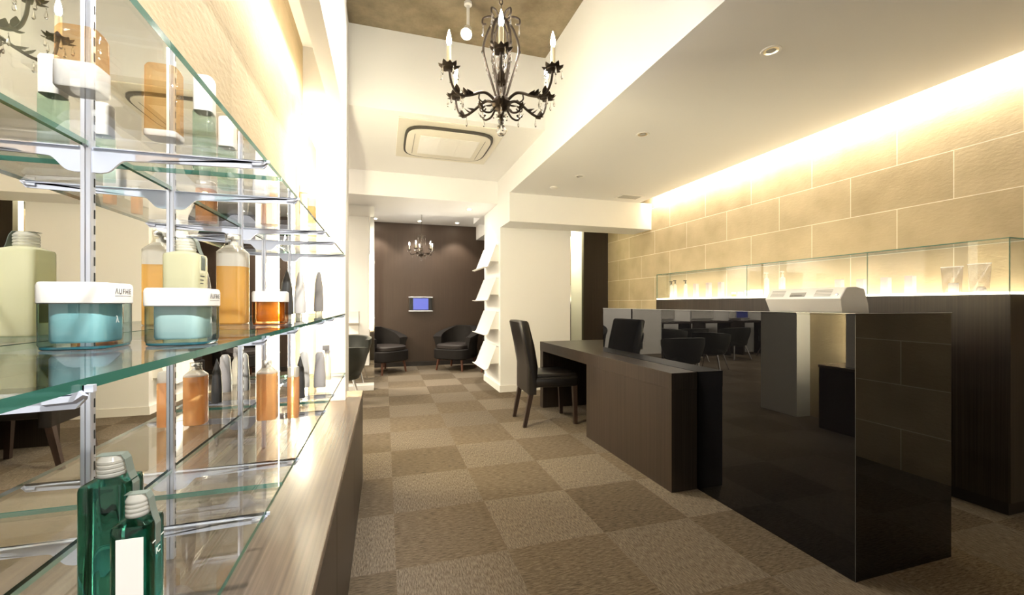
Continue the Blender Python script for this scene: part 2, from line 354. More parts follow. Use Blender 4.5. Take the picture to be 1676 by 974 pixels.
# added shop window behind the camera, unseen, to light the shelf fronts
w1 = tag(bpy.data.objects.new('added_window_1', None), 'added unseen shop window behind the camera', 'window', None, 'structure'); C.objects.link(w1)
MB().box(-.1, 1.95, Y0 - .07, Y0 - .03, 0, .06).box(-.1, 1.95, Y0 - .07, Y0 - .03, 2.34, 2.4).box(-.1, -.04, Y0 - .07, Y0 - .03, 0, 2.4).box(1.89, 1.95, Y0 - .07, Y0 - .03, 0, 2.4).box(.90, .96, Y0 - .07, Y0 - .03, 0, 2.4).out('window_frame', M['steel'], w1, 0)
MB().box(-.07, 1.92, Y0 - .055, Y0 - .045, .03, 2.37).out('pane', M['glass'], w1, 0)

# ------------------------------------------------------------------ shelf wall
XM, XF = -.45, -.2
mir = MB(); mir.box(-.457, XM, -1.6, 2.415, .58, 1.707)
tag(mir.out('wall_mirror', M['mirror'], None, 0), 'long mirror on the left wall behind the glass shelves', 'mirror')
low = thing('low_cabinet', 'long low dark wood cabinet below the glass shelves', 'cabinet', (0, 0, 0))
MB().box(-.455, -.145, -1.6, 2.87, 0, .555).out('body', M['wood'], low, 0)
ys = [-1.6, -.9, -.15, .6, 1.35, 2.1, 2.87]
for a, b in zip(ys, ys[1:]): MB().box(-.147, -.137, a + .0015, b - .0015, .004, .553, .0012, 1).out('door', M['wood'], low, 0)
tag(MB().box(-.455, -.134, -1.6, 2.875, .556, .58, .0015, 1).out('worktop', M['wood_lit'], None, 0), 'long wooden worktop lying on the low dark cabinet', 'worktop')

UPY = [.365, .83, 1.10, 1.565, 1.84, 2.30]
un = ['at the near end of the mirror', 'left of the clear white-capped bottle', 'behind the pale lime bottle', 'behind the orange pump bottle on the bottom shelf', 'behind the white tubes on the bottom shelf', 'at the far end of the mirror']
def upright(y, lab):
    b = MB(); b.box(XM, XM + .007, y - .0062, y + .0062, .58, 1.70, .001, 1)
    b.mi = 1
    z = .6
    while z < 1.68:
        b.box(XM + .0069, XM + .0074, y + .0008, y + .0040, z, z + .014)
        z += .025
    tag(b.out('shelf_upright', [M['steel'], M['slot']], None, 0), 'slotted metal upright on the mirror, ' + lab, 'shelf upright', 'slotted uprights on the mirror')
for y, l in zip(UPY, un): upright(y, l)

SZ = {'bottom': .774, 'middle': 1.084, 'top': 1.392}
PY = [.215, .9475, 1.695, 2.365]
pn = ['nearest', 'middle', 'farthest']
def bracket_poly(zt):
    x0 = XM + .007
    pts = [(x0, zt), (XF + .006, zt - .001), (XF + .006, zt + .004), (XF + .001, zt + .004), (XF + .001, zt - .006), (XF - .004, zt - .012), (x0 + .050, zt - .017)]
    for k in range(9):
        t = k / 8; pts.append((x0 + .042 - .026 * t, zt - .0175 - .021 * (3 * t * t - 2 * t ** 3)))
    pts += [(x0 + .010, zt - .0400), (x0, zt - .0395)]
    return pts
for lev, z in SZ.items():
    for i in range(3):
        b = MB(); b.box(XM + .004, XF, PY[i] + .0015, PY[i + 1] - .0015, z - .004, z + .004)
        me_o = b.out('glass_shelf', [M['glass'], M['glass_edge']], None, 0)
        for p in me_o.data.polygons: p.material_index = 0 if abs(p.normal.z) > .5 else 1
        tag(me_o, f'{lev} clear glass shelf pane, {pn[i]} of its row of three', 'glass shelf', 'glass shelf panes')
    for k, y in enumerate(UPY):
        b = MB(); b.prism(bracket_poly(z - .0045), 'y', y - .002, y + .002); b.box(XM + .009, XF + .001, y - .0055, y + .0055, z - .0060, z - .0046); b.tube([(XF - .02, y - .002, z - .010), (XF - .004, y - .002, z - .009), (XF + .001, y - .002, z - .005)], .004, 6)
        pos = ['nearest', 'second', 'third', 'fourth', 'fifth', 'farthest'][k]
        tag(b.out('shelf_bracket', M['bracket'], None, 0), f'{pos} metal bracket under the {lev} glass shelf', 'shelf bracket', 'metal shelf brackets')
# lit tube closing the niche
tb = thing('fluorescent_tube', 'lit upright tube lamp at the far end of the mirror', 'lamp', (-.415, 2.50, .585), 0, 'upright tube lamps')
MB().lathe([(.013, .03), (.013, 1.55)], seg=16).out('glow_tube', M['tube'], tb)
MB().lathe([(.014, 0), (.014, .03)], seg=16).lathe([(.014, 1.55), (.014, 1.58)], seg=16).box(-.043, -.02, -.012, .012, 0, 1.58).out('holder', M['plastic'], tb)

tb2 = copy_tree(tb); tb2.location = (-.302, 2.712, .59); tb2.rotation_euler = (0, 0, PI / 2); [c for c in children(tb2) if c.name.startswith('glow')][0].data = [c for c in children(tb2) if c.name.startswith('glow')][0].data.copy(); [c for c in children(tb2) if c.name.startswith('glow')][0].data.materials[0] = M['tube_added']; tb2['label'] = 'added hidden tube lamp behind the white end board, brightening the stone'  # hidden tube added to brighten the stone mirrored in the counter
# ---- products
T, MD, BT = SZ['top'] + .0042, SZ['middle'] + .0042, SZ['bottom'] + .0042
def jar(label, x, y, z, w, cream, glass, base, h=.074, group=None, text=True):
    a = w / 2; j = thing('cosmetic_jar', label, 'jar', (x, y, z), 0, group); lh = h * .32
    MB().loft([(.0035, a * .97, a * .97, 5), (.006, a, a, 5), (h - lh, a, a, 5)], cap0=False, cap1=False).out('glass_body', glass, j)
    MB().loft([(0, a * .93, a * .93, 5), (.0012, a * .97, a * .97, 5), (.0035, a * .975, a * .975, 5)]).out('glass_base', base, j)
    MB().loft([(.0075, a * .76, a * .76, 4), (.010, a * .80, a * .80, 4), (h - lh, a * .80, a * .80, 4)]).out('cream_pot', cream, j)
    MB().loft([(h - lh, a * 1.0, a * 1.0, 5), (h - lh + .001, a * 1.03, a * 1.03, 5), (h - .004, a * 1.03, a * 1.03, 5), (h - .001, a * 1.0, a * 1.0, 5), (h, a * .95, a * .95, 5)]).out('lid', M['lid'], j)
    if text:
        lettering('\u039bUFHE', .0088, j, M['ink'], facing_x(a * 1.03 + .0004, -.0155, h - .0125), spacing=1.25)
        b = MB(); b.box(a * 1.0305, a * 1.032, -.0150, .0165, h - .0155, h - .0149); b.out('subtitle_line', M['ink'], j, 0)
        lettering('\u03bb', .011, j, M['ink_white'], facing_x(a * 1.004, -.012, h - lh - .022), 'emblem')
    return j
jar('teal glass jar with white lid, nearest the camera on the middle shelf', -.335, .617, MD, .066, M['cream_teal'], M['teal_glass'], M['teal_base'], .076)
jar('mint cream jar in blue glass with white lid, right of the teal jar', -.249, .643, MD, .066, M['cream_mint'], M['teal_glass'], M['teal_base'], .071)
jar('amber orange jar with white lid on the middle shelf', -.275, 1.187, MD, .072, M['cream_orange'], M['amber_glass'], M['amber_base'], .082, text=False)

def pump_bottle(label, x, y, z, w, h, col, white=.17, head=True):
    a = w / 2; t = thing('pump_bottle', label, 'bottle', (x, y, z)); hb = h * .80
    zb = hb * (1 - white)
    MB().loft([(0, a * .93, a * .93, 4.5), (.003, a, a, 4.5), (zb, a, a, 4.5)]).out('body', col, t)
    MB().loft([(zb, a, a, 4.5), (hb, a, a, 4.5), (hb + h * .03, a * .86, a * .86, 3.5), (hb + h * .06, a * .62, a * .62, 2.4), (hb + h * .08, a * .50, a * .5, 2)]).out('shoulder', M['lid_clear'], t)
    p = MB(); p.lathe([(a * .34, hb + h * .08), (a * .34, hb + h * .12), (a * .16, hb + h * .125), (a * .16, hb + h * .15)], seg=16)
    p.loft([(hb + h * .15, a * .42, a * .30, 3), (hb + h * .19, a * .40, a * .28, 3), (hb + h * .198, a * .34, a * .22, 3)], seg=20)
    p.tube([(0, 0, hb + h * .175), (0, -a * .7, hb + h * .175), (0, -a * .98, hb + h * .16)], [a * .2, a * .16, a * .1], 8)
    p.out('pump_head', M['lid'], t)
    MB().loft([(hb + h * .02, a * .9, a * .9, 3.5), (hb + h * .07, a * .62, a * .62, 2.5), (hb + h * .12, a * .52, a * .52, 2), (hb + h * .205, a * .55, a * .55, 2)], cap0=False).out('clear_overcap', M['clear_plastic'], t)
    return t
pump_bottle('tall amber pump bottle behind the jars on the middle shelf', -.373, 1.239, MD, .064, .228, M['orange'], .20)
pump_bottle('orange pump bottle on the bottom shelf', -.354, 1.488, BT, .055, .183, M['orange_deep'], .02)

def square_bottle(label, x, y, z, w, h, col, capm, seal=True, kind='bottle', ink='IC'):
    a = w / 2; t = thing('square_bottle', label, 'bottle', (x, y, z)); hb = h * .84
    MB().loft([(0, a * .95, a * .95, 9), (.0025, a, a, 9), (hb - .006, a, a, 9), (hb - .002, a * .96, a * .96, 8), (hb, a * .80, a * .80, 4), (hb + .004, a * .52, a * .52, 2)]).out('body', col, t)
    c = MB(); r = a * .60
    prof = [(r * .9, hb + .003)]
    n = 4
    for k in range(n):
        z0 = hb + .004 + k * (h - hb - .008) / n; dz = (h - hb - .008) / n
        prof += [(r * .93, z0), (r, z0 + dz * .25), (r, z0 + dz * .75), (r * .93, z0 + dz * .98)]
    prof += [(r * .9, h - .003), (r * .7, h)]
    c.lathe(prof, seg=28); c.out('screw_cap', capm, t)
    if seal:
        s = MB(); ww = w * .15
        s.rings([[Vector((px, -ww, pz)), Vector((px, ww, pz)), Vector((px + .0006, ww, pz + .0006)), Vector((px + .0006, -ww, pz + .0006))] for px, pz in
                 [(-a * .6, h + .0003), (a * .5, h + .0003), (a * .66, h - .006), (a * .80, hb + .006), (a * 1.01, hb - .008), (a * 1.01, hb - .030)]])
        s.out('paper_seal', M['seal'], t, 0)
    return t
gb = square_bottle('large deep green square bottle on the bottom shelf, the rear one', -.318, .63, BT, .047, .178, M['green'], M['lid_clear'])
lettering('IC', .013, gb, M['ink_white'], facing_x(.0242, -.006, .092), 'monogram')
b = MB(); b.box(.0241, .0244, -.016, .016, .112, .1135).out('printed_line', M['ink_white'], gb, 0)
gb2 = square_bottle('small green square bottle with white front label, front of the larger', -.248, .535, BT, .034, .163, M['green'], M['lid_clear'])
MB().box(-.0105, .0125, -.0176, -.0172, .012, .124).out('front_label', M['paper'], gb2, 0)
lettering('IC', .010, gb2, M['ink_white'], facing_x(.0176, -.005, .098), 'monogram')
MB().box(.0174, .0177, -.011, .012, .113, .114).out('printed_line', M['ink_white'], gb2, 0)
yb = square_bottle('pale lime square bottle with white screw cap on the middle shelf', -.34, .885, MD, .052, .168, M['yellow'], M['lid_clear'])
m_ = MB()
for zz, w_ in ((.100, .018), (.093, .014), (.087, .013)): m_.box(.0262, .0264, -.012, -.012 + w_, zz, zz + .0018)
m_.out('printed_lines', M['ink'], yb, 0)
m_ = MB(); m_.prism([(-.018, .020), (-.018, .05), (.012, .085), (.012, .02)], 'x', -.0266, -.0263); m_.out('lime_sticker', M['sticker'], yb, 0)

def flat_bottle(label, x, y, z, w, h, body, cap, capfrac=.2, name='slim_bottle', d=None, p=5):
    a = w / 2; dd = (d or w) / 2; t = thing(name, label, 'bottle', (x, y, z)); hb = h * (1 - capfrac)
    MB().loft([(0, a * .92, dd * .92, p), (.002, a, dd, p), (hb - .003, a, dd, p), (hb, a * .9, dd * .9, p)]).out('body', body, t)
    MB().loft([(hb, a * .96, dd * .96, p), (h - .006, a * .96, dd * .96, p), (h - .002, a * .88, dd * .88, p * .8), (h, a * .7, dd * .7, p * .7)]).out('cap', cap, t)
    return t
flat_bottle('slim orange bottle with frosted cap on the bottom shelf', -.279, 1.48, BT, .032, .162, M['orange_deep'], M['lid_clear'], .20)
def cap_tube(label, x, y, z, w, h, body, cap, ch=.014):
    """A tube standing on its cap."""
    a = w / 2; t = thing('squeeze_tube', label, 'tube', (x, y, z))
    MB().loft([(0, a * .94, a * .78, 6), (.002, a, a * .82, 6), (ch, a, a * .82, 6), (ch + .0005, a * .97, a * .80, 6)]).out('cap', cap, t)
    MB().loft([(ch + .0005, a * .96, a * .79, 6), (h - .006, a * .95, a * .78, 6), (h, a * .85, a * .65, 5)]).out('body', body, t)
    return t
cap_tube('orange tube on a white cap, left of the clear bottle on the top shelf', -.330, .785, T, .044, .112, M['amber_clear'], M['lid'], .009)
cap_tube('short orange tube on a white cap, nearest the camera on the top shelf', -.352, .640, T, .043, .075, M['amber_clear'], M['lid'], .030)
flat_bottle('clear aqua bottle with tall white cap on the top shelf', -.335, .952, T, .033, .183, M['greenwater'], M['lid'], .38)
flat_bottle('pale aqua bottle with white cap, right of the clear bottle on top', -.338, 1.085, T, .032, .16, M['greenwater'], M['lid'], .42)
flat_bottle('low white pot on the top shelf', -.30, 1.20, T, .034, .085, M['tubewhite'], M['lid'], .3, 'cream_pot_bottle')
flat_bottle('squat amber bottle on the top shelf beside the mirror', -.36, 1.55, T, .05, .13, M['orange_deep'], M['lid_clear'], .2)
flat_bottle('tiny orange bottle with frosted cap at the front of the top shelf', -.224, 1.33, T, .022, .085, M['orange_deep'], M['lid_clear'], .26, 'sample_bottle')
flat_bottle('tiny orange bottle with slim neck, far along the top shelf front', -.222, 1.457, T, .022, .078, M['orange_deep'], M['lid_clear'], .34, 'sample_bottle')

def taper_tube(label, x, y, z, w, h, body, foot=True, tip=.35, text=False):
    a = w / 2; t = thing('tapered_tube', label, 'tube', (x, y, z))
    z0 = .016 if foot else 0
    if foot: MB().loft([(0, a * .70, a * .70, 2.2), (.002, a * .72, a * .72, 2.2), (z0, a * .70, a * .7, 2.2)], seg=24).out('foot_cap', M['lid_clear'], t)
    MB().loft([(z0, a * .96, a * .96, 2.2), (z0 + .004, a, a, 2.2), (h * .35, a * .96, a * .92, 2.3), (h * .7, a * .78, a * .72, 2.4), (h * .93, a * (tip + .12), a * (tip + .06), 2.2), (h, a * tip * .7, a * tip * .6, 2)], seg=28).out('body', body, t)
    return t
taper_tube('dark grey pointed tube beyond the amber jar on the middle shelf', -.312, 1.55, MD, .040, .165, M['tubedark'], True, .12)
tt = taper_tube('white printed tube between dark tube and plain tube, middle shelf', -.30, 1.71, MD, .040, .168, M['tubewhite'])
m_ = MB(); m_.box(.0168, .0172, -.004, -.0035, .05, .10).box(.0172, .0175, -.004, .006, .05, .0505).out('printed_frame', M['ink'], tt, 0)
taper_tube('plain silver tube farthest along the middle shelf', -.296, 2.14, MD, .042, .20, M['tubegrey'])
taper_tube('dark pointed tube beyond the slim orange bottle, bottom shelf', -.312, 1.78, BT, .034, .160, M['tubedark'], False, .12)
taper_tube('white tube against the mirror side, far on the bottom shelf', -.335, 2.0, BT, .046, .155, M['tubewhite'], False, .6)
taper_tube('silver white tube at the front, far on the bottom shelf', -.272, 1.99, BT, .048, .152, M['tubegrey'], False, .6)
pb = thing('foam_pump', 'small white foam pump bottle farthest on the bottom shelf', 'bottle', (-.262, 2.16, BT))
MB().lathe([(.016, 0), (.017, .003), (.017, .10), (.010, .115), (.010, .125)], seg=20).out('body', M['lid_clear'], pb)
MB().lathe([(.012, .125), (.012, .14)], seg=16).box(-.022, .010, -.008, .008, .14, .165, .003).out('pump_head', M['tubegrey'], pb)

# ------------------------------------------------------------------ reception counter, desk, chair
ct = thing('reception_counter', 'glossy black glass reception counter', 'counter', (0, 0, 0))
MB().box(1.84, 2.44, 1.232, 3.30, 0, 1.092).out('glass_cladding', M['blackglass'], ct, 0)
MB().box(1.838, 2.442, 1.230, 3.302, 1.092, 1.10, .001, 1).out('counter_top', M['blackglass'], ct, 0)
e = MB(); e.box(1.8375, 1.8395, 1.2295, 3.302, 1.0985, 1.1003).box(1.8375, 2.442, 1.2295, 1.2315, 1.0985, 1.1003).out('edge_joint', M['silver'], ct, 0); MB().box(1.8385, 1.8405, 1.2305, 1.2325, 0, 1.092).out('corner_joint', M['tubedark'], ct, 0)
dk = thing('reception_desk', 'dark wood desk with knee space at the counter end', 'desk', (0, 0, 0))
MB().box(1.652, 1.836, 2.136, 3.25, 0, .62).out('pedestal', M['wood'], dk, 0)
MB().box(1.65, 1.836, 2.134, 3.31, .62, .72, .001, 1).box(1.65, 2.46, 3.31, 4.37, .62, .72, .001, 1).out('desk_top', M['wood'], dk, 0)
MB().box(1.652, 2.46, 4.285, 4.368, 0, .62).out('end_panel', M['wood'], dk, 0)
MB().box(2.3, 2.34, 3.32, 4.285, 0, .62).box(1.84, 2.3, 3.31, 3.34, 0, .62).out('back_panel', M['wood'], dk, 0)

def parsons_chair(label, x, y, rz):
    c = thing('upholstered_chair', label, 'chair', (x, y, 0), rz)       # faces local +X
    MB().box(-.20, .25, -.225, .225, .36, .455, .022, 3).out('seat_frame', M['leather'], c)
    t = MB(); t.box(-.17, .245, -.205, .205, .44, .485, .02, 4); t.out('seat_cushion', M['leather'], c)
    prof = [(-.17, .30), (-.165, .55), (-.20, .75), (-.255, .96), (-.27, .975), (-.30, .975), (-.315, .96), (-.27, .75), (-.235, .55), (-.235, .30)]
    rings = []
    for yy, sc in ((-.225, .0), (-.218, .012), (-.15, .016), (0, .017), (.15, .016), (.218, .012), (.225, .0)):
        cx = sum(p[0] for p in prof) / len(prof)
        rings.append([Vector((p[0] + (sc if p[0] > -.2 - (p[1] - .55) * .22 else -sc * .5), yy, p[1] + sc * .3)) for p in prof])
    bk = MB(); bk.rings(rings); bk.out('backrest', M['leather'], c, 50)
    s = MB()
    s.box(-.262, -.256, -.2, .2, .853, .856, 0, 1, Matrix.Translation((.012, 0, 0))); s.out('back_seam', M['slot'], c, 0)
    for sx, sy in ((1, 1), (1, -1), (-1, 1), (-1, -1)):
        l = MB(); xx, yy = (.215 if sx > 0 else -.20), sy * .195
        tx, ty = (xx + .012, yy) if sx > 0 else (xx - .075, yy)
        l.rings([[Vector((px + a * w, py + b_ * w, z)) for a, b_ in ((-1, -1), (1, -1), (1, 1), (-1, 1))] for px, py, z, w in ((tx, ty, 0, .016), (xx, yy, .38, .022))])
        l.out('leg', M['legdark'], c, 0)
    return c
parsons_chair('black leather high-backed chair pulled up to the wooden desk', 1.515, 3.84, math.radians(-3))

# white desk terminal on the counter
tm = thing('payment_terminal', 'white plastic till printer standing on the black counter', 'till', (2.10, 1.585, 1.1005))
prof = [(-.100, 0), (-.120, .062), (-.118, .067), (-.086, .112), (-.076, .116), (-.02, .118), (.03, .108), (.06, .04), (.075, 0)]
rr = []
for yy, k in ((-.197, .985), (-.193, 1), (.193, 1), (.197, .985)): rr.append([Vector((p[0] * k, yy * (.955 + .045 * min(1, p[1] / .06)), p[1] * k)) for p in prof])
MB().rings(rr).out('housing', M['plastic'], tm, 25)
sl = lambda t, o=.0006: (-.118 + .032 * t - .82 * o, .067 + .045 * t + .57 * o)
def on_slope(y0, y1, t0, t1, m, name):
    b = MB(); a0, a1 = sl(t0), sl(t1); b.quad((a0[0], y0, a0[1]), (a0[0], y1, a0[1]), (a1[0], y1, a1[1]), (a1[0], y0, a1[1]))
    return b.out(name, m, tm, 0)
for (y0, y1) in ((-.145, -.065), (.095, .175)):
    g = MB()
    for k in range(5):
        a0, a1 = sl(.16 + k * .15), sl(.24 + k * .15); g.quad((a0[0], y0, a0[1]), (a0[0], y1, a0[1]), (a1[0], y1, a1[1]), (a1[0], y0, a1[1]))
    g.out('vent_grille', M['plastic_grey'], tm, 0)
on_slope(-.02, .062, .12, .62, M['plastic_grey'], 'paper_slot'); on_slope(-.005, .060, .16, .36, M['vent_slot'], 'slot_gap')
lk = MB().lathe([(.0055, 0), (.0055, .002), (.003, .0025)], seg=16).out('key_lock', M['steel'], tm, 35, (-.107, -.172, .0825)); lk.rotation_euler = (0, math.radians(-55), 0)

# ------------------------------------------------------------------ sideboard and glass case
sb = thing('sideboard', 'long dark wood sideboard along the sandstone wall', 'sideboard', (0, 0, 0))
SY0, SY1, SX = 1.362, 4.40, 3.18
MB().box(SX, XR - .002, SY0, SY1, .075, 1.19).out('body', M['wood'], sb, 0)
MB().box(SX + .03, XR - .002, SY0 + .02, SY1, 0, .075).out('kickboard', M['wood_kick'], sb, 0)
for y in (2.2, 3.0, 3.75): MB().box(SX - .0006, SX, y - .001, y + .001, .08, 1.19).out('panel_joint', M['wood_kick'], sb, 0)
dc = thing('glass_display_case', 'low lit glass display case on the sideboard', 'display case', (0, 0, 1.19))
MB().box(SX + .004, XR - .004, SY0 + .006, SY1 - .006, 0, .014).out('light_base', M['panel_on'], dc, 0)
ZT = .305
def pane(name, *a):
    o = MB().box(*a).out(name, [M['glass'], M['case_edge']], dc, 0)
    big = max(p.area for p in o.data.polygons)
    for p in o.data.polygons: p.material_index = 0 if p.area > big * .5 else 1
py_ = [SY0 + .004, 2.055, 3.06, SY1 - .004]
for a, b_ in zip(py_, py_[1:]): pane('front_pane', SX + .001, SX + .007, a + .001, b_ - .001, 0, ZT - .006)
pane('end_pane', SX + .008, XR - .003, SY0 + .004, SY0 + .010, 0, ZT - .006)
pane('end_pane', SX + .008, XR - .003, SY1 - .010, SY1 - .004, 0, ZT - .006)
for a, b_ in zip(py_, py_[1:]): pane('top_pane', SX + .001, XR - .003, a, b_, ZT - .006, ZT)
ZD = 1.19 + .0145
f_, cx_, a_ = 686., 838., math.atan(208 / 686.)
def y_at(px, X):
    u = (px - cx_) / f_; s, c = math.sin(a_), math.cos(a_); return X * (c - s * u) / (c * u + s)
def carton(px, X, h, w=.042, d=.03, lab='', m='carton'):
    t = tag(MB().box(-d / 2, d / 2, -w / 2, w / 2, 0, h, .0012, 1).out('product_carton', M[m], None, 0, (X, y_at(px, X), ZD)), lab, 'carton', 'cartons in the lit case')
for px, h, nm in ((1139, .155, 'leftmost carton in the lit case, right of the dark-topped pump bottles'), (1160, .158, 'second carton from the left in the lit case'), (1180, .155, 'third carton from the left, by the first glass joint'),
                  (1374, .118, 'short carton right after the second glass joint of the case'), (1410, .112, 'carton just right of the till printer in the lit case'), (1450, .115, 'carton midway between till printer and vinyl pouches'), (1490, .118, 'carton nearest the vinyl pouches in the lit case')):
    carton(px, 3.285, h, .045, .04, 'pale ' + nm)
def mini_pump(px, X, h, lab, black=True):
    t = thing('mini_pump_bottle', lab, 'bottle', (X, y_at(px, X), ZD), 0, 'bottles in the lit case')
    MB().lathe([(.018, 0), (.02, .003), (.02, h * .72), (.008, h * .78), (.008, h * .84)], seg=20).out('body', M['lid_clear'], t)
    p = MB(); p.lathe([(.009, h * .82), (.009, h * .88), (.004, h * .885), (.004, h * .95)], seg=12); p.box(-.026, .010, -.007, .007, h * .95, h, .002); p.out('pump_head', M['plastic_dark'] if black else M['lid_clear'], t)
mini_pump(1099, 3.27, .20, 'leftmost of the dark-topped pump bottles in the lit case')
mini_pump(1105, 3.29, .21, 'dark-topped pump bottle, middle of the three at the far end of the case')
mini_pump(1122, 3.28, .20, 'single dark-topped pump bottle left of the cartons in the case')
mini_pump(1255, 3.28, .215, 'clear spray bottle in the lit case, left of the till printer', False)
mini_pump(1281, 3.28, .215, 'clear spray bottle in the lit case, just above the till printer edge', False)
def pot(px, X, r, h, lab, m):
    t = thing('small_pot', lab, 'pot', (X, y_at(px, X), ZD), 0, 'pots in the lit case')
    MB().lathe([(r * .9, 0), (r, .002), (r, h * .6)], seg=20).out('body', M[m], t)
    MB().lathe([(r * 1.03, h * .6), (r * 1.03, h * .96), (r * .9, h)], seg=20).out('lid', M['lid'], t)
pot(1201, 3.28, .02, .048, 'small amber pot in the middle of the lit case', 'orange')
pot(1212, 3.28, .022, .048, 'small white pot beside the amber pot in the lit case', 'lid_clear')
pot(1224, 3.28, .026, .06, 'white pot left of the white soap box in the lit case', 'lid_clear')
tag(MB().box(-.03, .03, -.045, .045, 0, .068, .004).out('soap_box', M['lid'], None, 35, (3.28, y_at(1238, 3.28), ZD)), 'low white box left of the spray bottles in the lit case', 'box')
def pouch(px, X, w, h, lab):
    t = thing('vinyl_pouch', lab, 'pouch', (X, y_at(px, X), ZD), 0, 'clear pouches in the lit case')
    n = 10; g1 = []
    def ring(k):
        v = k / n; th = .028 * (1 - v) ** .8 + .0015; ww = w / 2 * (.80 + .20 * v)
        pts = []
        for j in range(24):
            t_ = 2 * PI * j / 24; pts.append(Vector((th * math.sin(t_) * (1 + .15 * math.sin(5 * t_ + k)), ww * math.cos(t_), h * v + .001)))
        return pts
    MB().rings([ring(k) for k in range(n + 1)], True, True).out('pouch_body', M['bag'], t, 60)
    MB().box(-.003, .003, -w / 2, w / 2, h - .004, h + .002, .001, 1).out('zip_strip', M['lid'], t, 0)
    return t
p1 = pouch(1558, 3.275, .108, .158, 'clear vinyl pouch with white sachets at the near end of the case')
p2 = pouch(1603, 3.275, .104, .166, 'clear vinyl pouch with a grey compact, nearest end of the case')
MB().box(-.008, .008, -.03, .015, .004, .06, .003).out('sachet', M['paper'], p1)
MB().lathe([(.02, 0), (.021, .004), (.021, .016), (.016, .024), (.010, .03)], seg=20).out('compact', M['silver'], p2, 35, (0, -.008, .004))

# ------------------------------------------------------------------ magazine holders on the column
for k, zb in enumerate((1.588, 1.155, .708, .262)):
    w = ['topmost', 'second from the top', 'third from the top', 'lowest'][k]
    t = thing('mounted_magazine_holder', f'white magazine ledge on the column side, {w} of four', 'magazine holder', (XC, 5.26, zb), 0, 'magazine ledges on the column')
    hh = .33
    tr = MB(); tr.prism([(-.03, hh), (-.036, hh), (-.150, .045), (-.172, .028), (-.205, .032), (-.205, .026), (-.172, .018), (-.146, .03)], 'y', 0, .74); tr.out('tray', M['plastic'], t, 0)
    br = MB()
    for yy in (.0, .732): br.prism([(0, hh * .95), (-.034, hh * .95), (-.125, .10), (0, .10)], 'y', yy + .002, yy + .006)
    br.out('side_bracket', M['plastic'], t, 0)
    MB().box(-.006, 0, .0, .74, .08, hh).out('back_plate', M['plastic'], t, 0)

# ------------------------------------------------------------------ chandeliers
def curve(pts, n=8):
    """Catmull-Rom through pts."""
    P_ = [Vector(p) for p in pts]; P_ = [P_[0] * 2 - P_[1]] + P_ + [P_[-1] * 2 - P_[-2]]; o = []
    for i in range(1, len(P_) - 2):
        a, b, c, d = P_[i - 1:i + 3]
        for k in range(n):
            t = k / n; o.append(.5 * ((2 * b) + (c - a) * t + (2 * a - 5 * b + 4 * c - d) * t * t + (3 * b - a - 3 * c + d) * t ** 3))
    o.append(P_[-2]); return o
def leaf(mb, p, d, l, w):
    """A small thick curled leaf at p growing along d."""
    d = Vector(d).normalized(); s_ = d.cross(Vector((0, 0, 1)));
    s_ = s_.normalized() if s_.length > .1 else Vector((1, 0, 0)); n_ = s_.cross(d)
    rs = []
    for k in range(5):
        t = k / 4; c_ = Vector(p) + d * (l * t) + n_ * (l * .35 * t * t); ww = w * math.sin(PI * min(.97, .18 + .8 * t)) + .0006
        rs.append([c_ - s_ * ww, c_ - n_ * .0014, c_ + s_ * ww, c_ + n_ * .0014])
    mb.rings(rs)
def drop(mb, p, l=.03, r=.006):
    x, y, z = p
    mb.lathe([(.0004, 0), (.0012, -.004), (.0025, -.006), (.0012, -.009), (.002, -.012), (r * .6, -.012 - l * .35), (r, -.012 - l * .7), (r * .6, -.012 - l * .93), (.0006, -.012 - l)], (x, y, z), 6)
